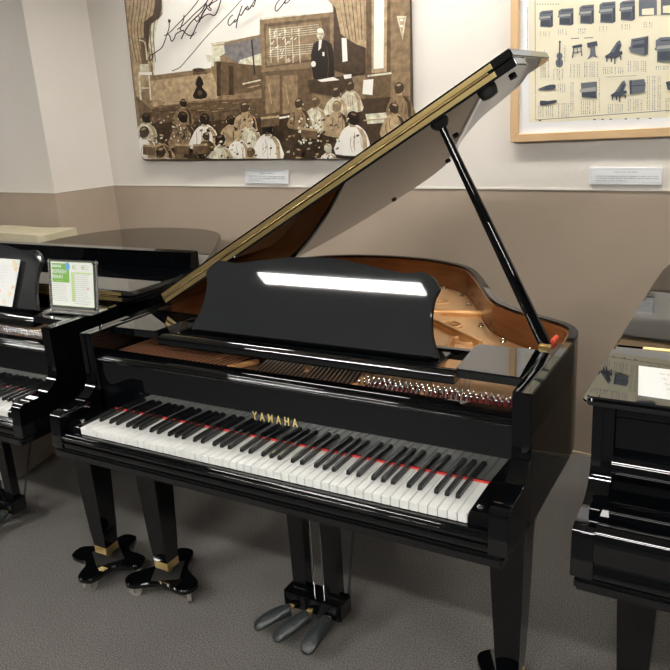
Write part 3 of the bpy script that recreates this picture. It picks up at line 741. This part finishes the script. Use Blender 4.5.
for (x, y, s_, sh, hr) in sorted(AUD, key=lambda a: a[1]):
    hgt = min(158.3, y+s_*4.2); rn = random.uniform
    body = [(x-s_*.35, y+s_*.8), (x+s_*.45, y+s_*.8), (x+s_*1.15, y+s_*1.25), (x+s_*1.65, y+s_*2.0), (x+s_*(1.8+rn(0, .4)), hgt), (x-s_*(1.7+rn(0, .4)), hgt), (x-s_*1.55, y+s_*2.1), (x-s_*1.05, y+s_*1.3)]
    A.poly([(px_+rn(-.4, .4), min(py_+rn(-.3, .3), 158.6)) for px_, py_ in catmull(body, 3, True)], T_[sh])
    shade = T_['tan' if sh in ('pale', 'cream') else 'dark']
    A.poly([(x+s_*.4, y+s_*1.0), (x+s_*1.1, y+s_*1.3), (x+s_*1.6, y+s_*2.1), (x+s_*1.75, hgt), (x+s_*1.25, hgt), (x+s_*1.1, y+s_*2.2)], shade)
    for k in range(4):
        xx = x+s_*rn(-1.2, 1.0); yy = y+s_*rn(1.4, 2.2)
        A.line([(xx, yy), (xx+rn(-1.2, 1.2), min(hgt-.5, yy+s_*rn(.6, 1.2))), (xx+rn(-1.5, 1.5), min(hgt-.3, yy+s_*rn(1.3, 2)))], rn(.35, .8), shade, 2)
    d = random.choice((-1, 1))
    A.poly([(x-s_*.3, y+s_*.4), (x+s_*.3, y+s_*.4), (x+s_*.38, y+s_*1.05), (x-s_*.35, y+s_*1.05)], T_['tan'])
    if rn(0, 1) < .3: A.ell(x+d*s_*.22, y+s_*.12, s_*.50, s_*.66, T_['tan'], d*.15)
    A.ell(x+d*s_*.62, y+s_*.2, s_*.12, s_*.2, T_['cream'], 0, 8)
    A.poly([(x+(s_*.70+rn(-.35, .35))*math.cos(t), y-s_*.05+(s_*.80+rn(-.35, .35))*math.sin(t)) for t in [2*math.pi*k/16 for k in range(16)]], T_[hr])
    A.ell(x-d*s_*.18, y+s_*.42, s_*.48, s_*.42, T_[hr], 0, 12)
    A.ell(x-d*s_*.1, y-s_*.45, s_*.35, s_*.16, T_['brown' if hr == 'black' else 'tan'], -.3*d, 10)
# mottled highlights and darks among the desks and figures
for k in range(230):
    x = random.uniform(143, 345 if random.random() < .7 else 408); y = random.uniform(112, 157.5)
    if x > 345 and y > 155-(x-345)*.6: continue
    m_ = T_[random.choice(('dark', 'brown', 'mid', 'tan', 'black', 'dark', 'cream'))]; w_ = random.uniform(.5, 1.9)
    A.poly([(x, y), (x+w_*1.6, y-w_*.4), (x+w_*1.3, y+w_*.9), (x-w_*.3, y+w_)], m_)
for k in range(60):
    x = random.uniform(152, 262); y = random.uniform(100, 112); A.line([(x, y), (x+random.uniform(2, 7), y-random.uniform(0, .8))], .4, T_[random.choice(('dark', 'tan'))], 0)
# print dress (dotted) on the seated woman
for k in range(60):
    x = 302+random.random()*24; y = 118+random.random()*26
    A.ell(x, y, .9, 1.3, T_[random.choice(['pale', 'brown', 'cream'])], random.random()*3, 6)
for k in range(34):
    x = 176+random.random()*20; y = 122+random.random()*20; A.ell(x, y, .8, 1.0, T_[random.choice(['cream', 'dark'])], 0, 6)
for (x0, y0, x1, y1) in ((148, 145, 160, 146), (180, 144, 194, 145), (198, 145, 212, 144), (266, 118, 284, 116), (306, 128, 322, 130)):
    A.line([(x0, y0), (x1, y1)], 2.2, T_['tan'], 0); A.poly([(x0, y0+1), (x1, y1+1), (x1, y1+9), (x0, y0+9)], T_['brown'])
A.line([(368, 120), (396, 118)], 1.2, T_['tan'], 0)
# handwriting
INK = pm('ink', (.02, .012, .012), .4)
def z3(L): return [(120+a/8.375, b/8.375) for a, b in L]
def z4(L): return [(190+a/8.375, b/8.375) for a, b in L]
def z2(L): return [(250+a/3.94, b/3.94) for a, b in L]
for L, wd in ((z3([(325, 450), (300, 462), (286, 490), (293, 510), (312, 495), (322, 462), (328, 450), (390, 405), (412, 365), (435, 300), (456, 235), (455, 175)]), .75),
              (z3([(448, 172), (462, 176), (455, 192)]), 1.6),
              (z3([(415, 300), (450, 283), (520, 215), (670, 50)])+z4([(190, -115)]), .7),
              (z3([(440, 292), (460, 300), (476, 348), (500, 322), (512, 290), (545, 268), (580, 255)]), .8),
              (z3([(582, 130), (576, 170), (560, 215), (550, 250), (575, 262), (600, 285), (640, 300), (668, 262)]), .75),
              (z3([(524, 250), (560, 225), (600, 190), (670, 120)])+z4([(170, 40), (195, 0)]), .8),
              (z4([(-30, 330), (10, 250), (60, 182), (110, 135), (150, 90), (190, 10)]), .9),
              (z4([(100, 185), (85, 160), (110, 135), (125, 160), (100, 185)]), .7),
              (z4([(45, 328), (75, 275), (112, 195), (160, 140), (205, 122), (250, 132), (280, 80), (308, -10)]), .9),
              (z4([(-10, 260), (20, 292), (60, 302), (100, 268)]), .6),
              (z4([(120, 190), (150, 120), (185, 60), (170, 30)]), 1.2),
              (z4([(190, 72), (212, 92), (222, 80), (205, 60), (230, 30), (270, 8), (290, -15)]), .9),
              (z4([(190, 60), (230, 15), (250, -20)]), .8),
              (z3([(480, 595), (545, 565), (600, 505), (670, 425)])+z4([(200, 290), (370, 120), (480, 0), (560, -80)]), .6),
              (z4([(404, 128), (378, 150), (362, 190), (372, 216), (400, 196), (425, 165), (408, 190), (432, 178), (445, 150)]), .8),
              (z4([(430, 240), (438, 185), (460, 110), (482, 50)]), .8), (z4([(446, 150), (455, 128), (470, 132), (482, 118), (496, 92)]), .9),
              (z4([(496, 95), (512, 68), (522, 88), (545, 72), (560, 50), (575, 60), (595, 0)]), .8), (z4([(582, 2), (590, 10)]), 1.2),
              (z2([(150, -12), (128, 12), (119, 34), (126, 46), (146, 24), (160, 4)]), .8), (z2([(165, -10), (158, 16), (176, 4), (186, -14)]), .8),
              (z2([(0, 42), (12, 26), (14, 40), (24, 30), (38, 4)]), .7)):
    A.line(L, wd*1.35, INK, 5)
pr_ = finish('print', A.bm, A.mats, pic, smooth=0, loc=(0, 0, .0283))

# ---- framed poster on the right
fr = thing('framed_poster', 'pale wood framed vintage poster of pianos and violins on the right', 'picture')
fr.matrix_world = WALLR
def uvr(px, py): return Vector(wall_uv(px, py, .034))
fBL = uvr(510, 142.5); fBR_ = uvr(670, 136.5)
ub = fBL.x; u1 = ub+1.25; v0 = fBL.y; v1 = 2.36; fwid = .034
slope = (fBR_.y-fBL.y)/(fBR_.x-fBL.x)
dz = lambda u: v0+slope*(u-ub)
fm = bmesh.new()
def q4(a, b, c, d, z0, z1, bev=.002): return bprism([a, b, c, d], 'z', z0, z1, bev, 1)
join(fm, q4((ub, v0), (u1, dz(u1)), (u1-fwid, dz(u1)+fwid), (ub+fwid, v0+fwid), .003, .034))
join(fm, q4((ub, v0), (ub+fwid, v0+fwid), (ub+fwid-.005, v1), (ub-.005, v1), .003, .034))
join(fm, q4((u1, dz(u1)), (u1-fwid, dz(u1)+fwid), (u1-fwid, v1), (u1, v1), .003, .034))
join(fm, q4((ub-.005, v1), (u1, v1), (u1, v1+fwid), (ub-.005, v1+fwid), .003, .034))
finish('frame', fm, FRAMEW, fr, wn=True)
finish('mat_board', bprism([(ub+fwid-.006, v0+fwid-.002), (u1-fwid, dz(u1)+fwid-.002), (u1-fwid, v1), (ub+fwid-.008, v1)], 'z', .003, .016), WHITE, fr, smooth=0)
P_ = Art(lambda a, b: wall_uv(a, b, .0165))
NEWS = mat('aged_paper', (.72, .66, .48), .6, noise=(4, (.77, .72, .55), .3, .7, (1, 1, 1)))
BLU = pm('print_blue_grey', (.045, .055, .075)); BLU2 = pm('print_blue_mid', (.12, .132, .155)); BLU3 = pm('print_light_grey', (.33, .335, .31)); FOLD = pm('paper_crease', (.74, .70, .56))
P_.poly([(528.5, -30), (800, -36), (800, 104), (670, 117), (529, 122.5)], NEWS)
P_.line([(535, -25), (535.5, 120), (800, 101)], .7, BLU2, 0)
P_.line([(529, 96), (600, 93), (670, 90), (790, 85)], .9, FOLD, 0); P_.line([(540, 58), (620, 57), (670, 53), (790, 46)], .8, FOLD, 0)
def organ(x, y, w_, h_):     # small reed organ / upright seen three-quarter
    P_.poly([(x, y+h_*.12), (x+w_*.18, y), (x+w_, y-h_*.06), (x+w_, y+h_*.95), (x+w_*.82, y+h_*1.04), (x+w_*.05, y+h_*1.0), (x+w_*.06, y+h_*.55), (x-w_*.06, y+h_*.5), (x, y+h_*.38)], BLU2)
    P_.poly([(x+w_*.05, y+h_*.36), (x+w_*.97, y+h_*.28), (x+w_*.97, y+h_*.40), (x+w_*.02, y+h_*.5)], BLU3)
    P_.poly([(x+w_*.1, y+h_*.6), (x+w_*.78, y+h_*.55), (x+w_*.78, y+h_*.96), (x+w_*.1, y+h_*.94)], BLU)
    P_.poly([(x+w_*.82, y+h_*.3), (x+w_, y+h_*.25), (x+w_, y+h_*.95), (x+w_*.82, y+h_*1.0)], BLU)
    P_.line([(x+w_*.2, y+h_*.14), (x+w_*.95, y+h_*.08)], h_*.06, BLU, 0)
def tinygrand(x, y, s_):
    P_.poly([(x-6*s_, y), (x+2*s_, y-12*s_), (x+5*s_, y-14*s_), (x+7*s_, y-9*s_), (x+4*s_, y-1*s_)], BLU2); P_.poly([(x-1*s_, y-1*s_), (x+3*s_, y-10*s_), (x+6*s_, y-9*s_), (x+3*s_, y-1*s_)], BLU)
    P_.poly([(x-10*s_, y+2*s_), (x-5*s_, y-1*s_), (x+7*s_, y-3*s_), (x+8*s_, y), (x+2*s_, y+3.5*s_), (x-9*s_, y+4*s_)], BLU)
    for dx, h_ in ((-8, 8), (0, 10), (-3.5, 8), (6, 6)): P_.line([(x+dx*s_, y+2*s_), (x+dx*s_, y+h_*s_)], 1.4*s_, BLU, 0)
for (x, y, w_, h_) in ((539.5, 11, 13.5, 16), (558.5, 9, 15, 16), (579.5, 5.5, 14.5, 18), (599.5, 2.5, 16, 20), (620, 1, 15, 19)): organ(x, y, w_, h_)
P_.poly([(639, 0), (657, -2), (657, 15), (639, 16)], BLU2); P_.poly([(642, 9), (654, 8), (654, 15), (642, 15)], NEWS); P_.poly([(661, -2), (690, -4), (690, 14), (661, 15)], BLU2); P_.poly([(663, 6), (674, 5), (674, 13), (663, 13)], NEWS)
# violin
P_.line([(560, 42), (559.6, 54)], 1.1, BLU, 0); P_.ell(559.7, 56, 3, 3.4, BLU2); P_.ell(559.4, 63, 3.8, 4.6, BLU2); P_.ell(559.5, 59.5, 2, 2.6, BLU2); P_.line([(559.7, 52), (559.3, 65)], 1.0, BLU, 0); P_.ell(560, 42, 1, 1.3, BLU)
# stools
P_.poly([(572, 46), (582, 44), (582.5, 47), (573, 48.5)], BLU); P_.line([(574, 48), (572.5, 58)], 1.3, BLU2, 0); P_.line([(581, 47), (582, 56)], 1.3, BLU2, 0); P_.line([(573, 53), (582, 51.5)], 1, BLU2, 0); P_.line([(577, 47), (578, 54)], .9, BLU2, 0)
P_.poly([(587, 43), (597, 41), (598, 45.5), (588, 47.5)], BLU); P_.poly([(591, 47), (595, 46), (596, 55), (598.5, 58), (593, 56), (587, 60), (590, 55)], BLU2)
tinygrand(615, 54, 1.0)
P_.poly([(631.5, 39), (648.5, 36), (648, 54), (643.5, 55.5), (631.5, 52.5), (629, 48), (631, 46)], BLU2); P_.poly([(633, 45), (647, 43), (647, 47), (632, 48.5)], BLU); P_.line([(633, 41), (647, 39)], 1.2, BLU, 0); P_.poly([(644.5, 38), (648.5, 36), (648, 54), (644.5, 55.5)], BLU)
organ(656, 37.5, 24, 24)
# second row of string instruments and lower pianos
P_.poly([(538, 89.5), (543, 87), (549, 85), (555, 84.5), (556, 87), (554, 89.5), (546, 90)], BLU, smooth=2); P_.line([(538.5, 89.5), (545, 88)], 1, BLU2, 0)
P_.poly([(540, 103), (541, 100.5), (548, 101), (556, 100), (556.6, 102), (549, 104.5), (541, 105.5)], BLU, smooth=2)
P_.poly([(581, 83), (597, 81.5), (597, 98), (582, 97)], BLU2); P_.poly([(580, 89), (596, 87), (596, 91), (580, 92.5)], BLU3); P_.poly([(582, 92.5), (596, 91.5), (596, 98), (582, 97)], BLU)
tinygrand(620, 93, .92)
P_.poly([(629.5, 80.5), (644.5, 79), (646, 84), (645, 92), (630, 94.5)], BLU2); P_.poly([(629.5, 80.5), (632, 80), (632, 94), (630, 94.5)], BLU); P_.line([(632, 86), (645, 85)], 1, BLU, 0); P_.poly([(666, 82), (674, 80), (675, 90), (668, 90)], BLU)
# columns of tiny print: rows of short dashes
def print_block(x0, y0, x1, y1, vertical=True, step=2.1):
    x = x0
    while x < x1:
        y = y0
        while y < y1:
            h_ = random.choice((.8, 1.2, 1.7)); P_.rect(x, y, x+.75, min(y+h_, y1), random.choice((BLU2, BLU3, BLU3))); y += h_+.8
        x += step*random.choice((1, 1, 1.6))
for b in ((541, 60, 549, 78), (554, 69, 565, 80), (571, 64, 580, 78), (585, 62, 599, 77), (604, 67, 625, 74), (629, 61, 647, 72), (657, 66, 670, 70), (540, 106, 554, 117), (560, 103, 571, 118), (560, 84, 568, 92),
          (583, 100, 597, 114), (601, 78, 604, 112), (610, 104, 627, 113), (630, 99, 646, 111), (649, 76, 663, 110), (668, 98, 680, 112), (531, 8, 533, 60), (568, 46, 569.5, 62), (574, 82, 577, 112), (548, 50, 550, 60)):
    print_block(*b)
for x, y in ((545, 32), (563, 30), (583, 29), (604, 27), (626, 25), (648, 23)): print_block(x-1, y, x+8, y+5)
P_.line([(610, 77), (640, 75.5)], .6, BLU3, 0); P_.line([(575, 39), (583, 38.6)], .8, BLU2, 0); P_.line([(588, 38.5), (597, 38)], .8, BLU2, 0)
for x in (543, 597, 605, 613, 628, 640, 652): P_.rect(x, 119.5-(x-543)*.02, x+2.5, 120.5-(x-543)*.02, BLU)
for k in range(9): P_.rect(541+k*2.6, 4.5, 542.6+k*2.6, 5.6, BLU3)
finish('poster_print', P_.bm, P_.mats, fr, smooth=0, loc=(0, 0, .0164))

# ---- caption plaques
def plaque(pts, label, rows):
    t = thing('wall_plaque', label, 'caption plaque', group='caption plaques below the wall pictures'); t.matrix_world = WALLR
    q = [wall_uv(*p, .011) for p in pts]
    finish('plate', bprism(q, 'z', .003, .011, .001, 1), WHITE, t, smooth=30)
    a = Art(lambda a_, b_: wall_uv(a_, b_, .0113)); (x0, y0), (x1, y0b), (x1b, y1), (x0b, y1b) = pts
    G = pm('plaque_print', (.30, .31, .33)); G2 = pm('plaque_border', (.55, .60, .62))
    sl = (y0b-y0)/(x1-x0)
    def Y(x, f): return y0+(y1b-y0)*f+sl*(x-x0)
    wd = x1-x0
    a.line([(x0+1.5, Y(x0, .12)), (x1-1.8, Y(x1, .12)), (x1-1.8, Y(x1, .86)), (x0+1.5, Y(x0, .86)), (x0+1.5, Y(x0, .12))], .35, G2, 0)
    for f, s0, s1 in rows:
        x = x0+wd*s0
        while x < x0+wd*s1:
            w_ = random.uniform(.4, 1.0); a.line([(x, Y(x, f)), (x+w_, Y(x+w_, f))], .75, G, 0); x += w_+random.choice((.25, .3, .9))
    finish('print', a.bm, a.mats, t, smooth=0, loc=(0, 0, .0113))
plaque([(245.5, 169), (288, 170), (288, 184), (245, 183)], 'small white caption plaque below the sepia picture', [(.28, .33, .68), (.5, .08, .93), (.63, .08, .9), (.77, .08, .4)])
plaque([(590, 167), (662, 167.4), (661, 185), (589, 184.4)], 'white caption plaque below the framed poster', [(.28, .33, .66), (.52, .08, .95), (.64, .08, .95), (.78, .08, .5)])

# ------------------------------------------------------------------ things on and around the left piano
LX = -1.561
# dark slab on the closed lid
so = finish('lid_board', bbox(LX-.70, LX+.722, .835, .885, 1.0095, 1.097, .0025), BLACK, wn=True)
tag(so, 'long black polished board standing across the closed lid of the left piano', 'board')
# acrylic sign holder with leaflet
sg = thing('sign_stand', 'clear acrylic stand with a green and white leaflet on the left piano', 'sign stand', (LX+.618, .325, .9870), R(4))
tilt = R(-9)
def sgm(bm): return xform(bm, (0, 0, .006), rx=tilt)
finish('base', bbox(-.113, .113, -.035, .045, 0, .004, .001), SILVER, sg, wn=True)
finish('clear_panel', sgm(bbox(-.110, .110, -.003, .003, 0, .172, .001)), ACRYL, sg, smooth=0)
for x in (-.110, .110): finish('edge_post', sgm(btube([(x, -.001, -.004), (x, -.001, .174)], .0032, 8)), SILVER, sg)
kn = bmesh.new()
for x in (-.106, .106):
    for z in (.008, .164): join(kn, btube([(x, -.010, z), (x, .008, z)], .005, 12))
finish('clamp_screw', sgm(kn), CHROME, sg)
finish('back_frame', sgm(bbox(-.107, .107, .004, .006, .002, .17)), mat('grey_backing', (.10, .10, .10), .4), sg, smooth=0)
F = Art(lambda a, b: (a, b)); GRN = pm('leaflet_green', (.22, .50, .10)); GRN2 = pm('leaflet_pale_green', (.55, .70, .33)); LB = pm('leaflet_blue', (.16, .42, .75)); TX = pm('leaflet_grey_print', (.42, .45, .42)); PW = pm('leaflet_white', (.82, .84, .80)); LR = pm('leaflet_red', (.8, .3, .25))
F.rect(-.098, .012, .098, .166, GRN2); F.rect(-.0965, .0135, .0965, .1645, PW); F.rect(-.092, .094, -.012, .160, GRN); F.ell(-.018, .150, .011, .014, LB, 0, 18)
F.rect(-.004, .030, .012, .125, GRN2); F.rect(.004, .142, .014, .154, GRN2); F.rect(.046, .142, .058, .154, GRN2); F.rect(-.004, .126, .092, .131, GRN2)
def rows(x0, x1, y0, y1, n, m):
    for j in range(n):
        y = y1-(y1-y0)*j/max(1, n-1); x = x0; e = x1-random.random()*(x1-x0)*.25
        while x < e:
            w_ = random.uniform(.003, .009); F.rect(x, y, min(x+w_, e), y+.0014, m); x += w_+.002
rows(-.092, -.014, .030, .088, 9, TX); rows(.016, .092, .024, .122, 15, TX); rows(.018, .044, .143, .156, 3, TX); rows(.062, .092, .143, .156, 3, TX); rows(-.092, -.014, .098, .101, 1, GRN2)
F.ell(.086, .078, .003, .004, LR, 0, 8); rows(-.090, -.064, .019, .019, 1, TX)
paper = sgm(xform(F.bm, (0, -.0040, 0), rx=R(90)))
lf = finish('leaflet', paper, F.mats, sg, smooth=0)
for txt, sz, y, x in (('REFRESH', .0185, .126, -.0905), ('PIANO', .0175, .108, -.0905), ('RESTORE', .0125, .1455, -.0905)):
    if txt == 'RESTORE':
        b = Art(lambda a, b_: (a, b_)); x_ = -.0905
        while x_ < -.047: b.rect(x_, .146, x_+.004, .155, PW); x_ += .0058
        bt = b.bm
    else:
        bt = btext(txt, sz, .0001, .95, 'LEFT'); tf(bt, Matrix.Translation((x, y, 0)))
    finish('leaflet_lettering', sgm(xform(bt, (0, -.0065 if txt != 'RESTORE' else -.0062, 0), rx=R(90))), PW, lf, smooth=0)
# brochure on the left desk
bk = thing('brochure', 'white brochure with faint orange flowers standing on the left piano music desk', 'brochure', (LX+.215, .3195, .9755))
lean = R(-24)
def bkm(bm): return xform(bm, (0, 0, 0), rx=lean)
finish('sheet', bkm(bbox(-.14, .075, -.0055, -.0025, .002, .180)), PAPER, bk, smooth=0)
Fb = Art(lambda a, b: (a, b)); OR = pm('flower_orange', (.80, .58, .36)); OR2 = pm('flower_yellow', (.80, .70, .48)); PK = pm('flower_red', (.72, .34, .28)); GY = pm('brochure_print', (.62, .62, .60))
for (x, y, r_, m_) in ((.050, .160, .014, OR2), (.062, .145, .010, OR), (.055, .05, .012, OR2), (.064, .075, .008, OR), (.03, .02, .010, OR2), (-.02, .04, .010, PK), (-.005, .055, .008, OR), (.045, .172, .006, OR)):
    for k in range(5):
        a = k*2*math.pi/5; Fb.ell(x+r_*.6*math.cos(a), y+r_*.6*math.sin(a), r_*.5, r_*.36, m_, a, 8)
finish('flower_print', bkm(xform(Fb.bm, (0, -.0057, 0), rx=R(90))), Fb.mats, bk, smooth=0)
Fb = Art(lambda a, b: (a, b))
for j in range(7):
    y = .15-.012*j; x = -.12
    while x < .02: w_ = random.uniform(.004, .01); Fb.rect(x, y, x+w_, y+.0014, GY); x += w_+.003
finish('brochure_text', bkm(xform(Fb.bm, (0, -.0057, 0), rx=R(90))), Fb.mats, bk, smooth=0)

# cloth-covered thing behind, low box under the left piano
cl = bmesh.new(); NX, NY = 40, 16
x0, x1, y0, y1, zt = -3.35, -2.42, 1.40, 1.645, 1.022
# top + skirts built as a grid folded over the edges
us = [(-.50+i*.055) for i in range(0)]
pts = []
def fold(t, a, b, drop):      # path coordinate to (horizontal, drop)
    if t < 0: return a, -t
    if t > b-a: return b, t-(b-a)
    return a+t, 0
H = 1.0
ts = [-H+ (H)*i/10 for i in range(10)] + [0+(x1-x0)*i/16 for i in range(17)] + [(x1-x0)+H*(i+1)/10 for i in range(10)]
tt_ = [-H+H*i/10 for i in range(10)] + [(y1-y0)*i/6 for i in range(7)]
grid = []
for t in ts:
    row = []
    for s_ in tt_:
        X, dx = fold(t, x0, x1, H); Y_, dy = fold(s_, y0, y1, H)
        d = max(dx, dy); wv = .016*math.sin(X*23+Y_*17+t*9)*min(1, d*4)
        ox = (1 if t > 0 else -1)*(.010+wv) if dx > 0 else 0; oy = -(.010+.016*math.sin(t*21)*min(1, d*4)) if dy > 0 else 0
        Z = zt-d+.004*math.sin(X*11)*math.cos(Y_*13)
        row.append(cl.verts.new((X+ox, Y_+oy, max(.012, Z))))
    grid.append(row)
for i in range(len(ts)-1):
    for j in range(len(tt_)-1): cl.faces.new((grid[i][j], grid[i+1][j], grid[i+1][j+1], grid[i][j+1]))
bmesh.ops.remove_doubles(cl, verts=cl.verts, dist=.0004)
ct = thing('covered_cabinet', 'tall cabinet under a beige cloth in the corner behind the left piano', 'cabinet', (0, 0, 0))
finish('cabinet_body', bbox(x0+.02, x1-.02, y0+.02, y1-.005, 0, zt-.008, .004), CARD, ct, wn=True)
co = finish('beige_cloth', cl, CLOTH, None, smooth=70); tag(co, 'beige cloth draped over the tall cabinet in the corner', 'cloth')
bxo = finish('storage_box', bprism([(-1.86, .55), (-1.955, .90), (-2.30, .90), (-2.30, .55)], 'z', 0, .42, .004, 1), CARD, smooth=30)
tag(bxo, 'low beige box on the floor under the left piano', 'box')

# ------------------------------------------------------------------ sheet on the right piano lid
sh = thing('paper_sheet', 'white handwritten sheets lying on the closed right piano lid', 'paper', (1.06, .232, 1.0098), R(-3))
finish('sheet', bprism([(-.165, .088), (.20, .088), (.20, -.088), (-.130, -.088)], 'z', 0, .0012), PAPER, sh, smooth=0)
Q = Art(lambda a, b: (a, b)); K = pm('pencil', (.28, .29, .28))
for j in range(5):
    x = -.115+.01*j
    while x < .17:
        Q.line([(x, .05-.03*j), (x+.004, .058-.03*j), (x+.007, .046-.03*j), (x+.011, .055-.03*j)], .0012, K, 2); x += random.choice((.013, .013, .026))
finish('handwriting', Q.bm, Q.mats, sh, smooth=0, loc=(0, 0, .0013))
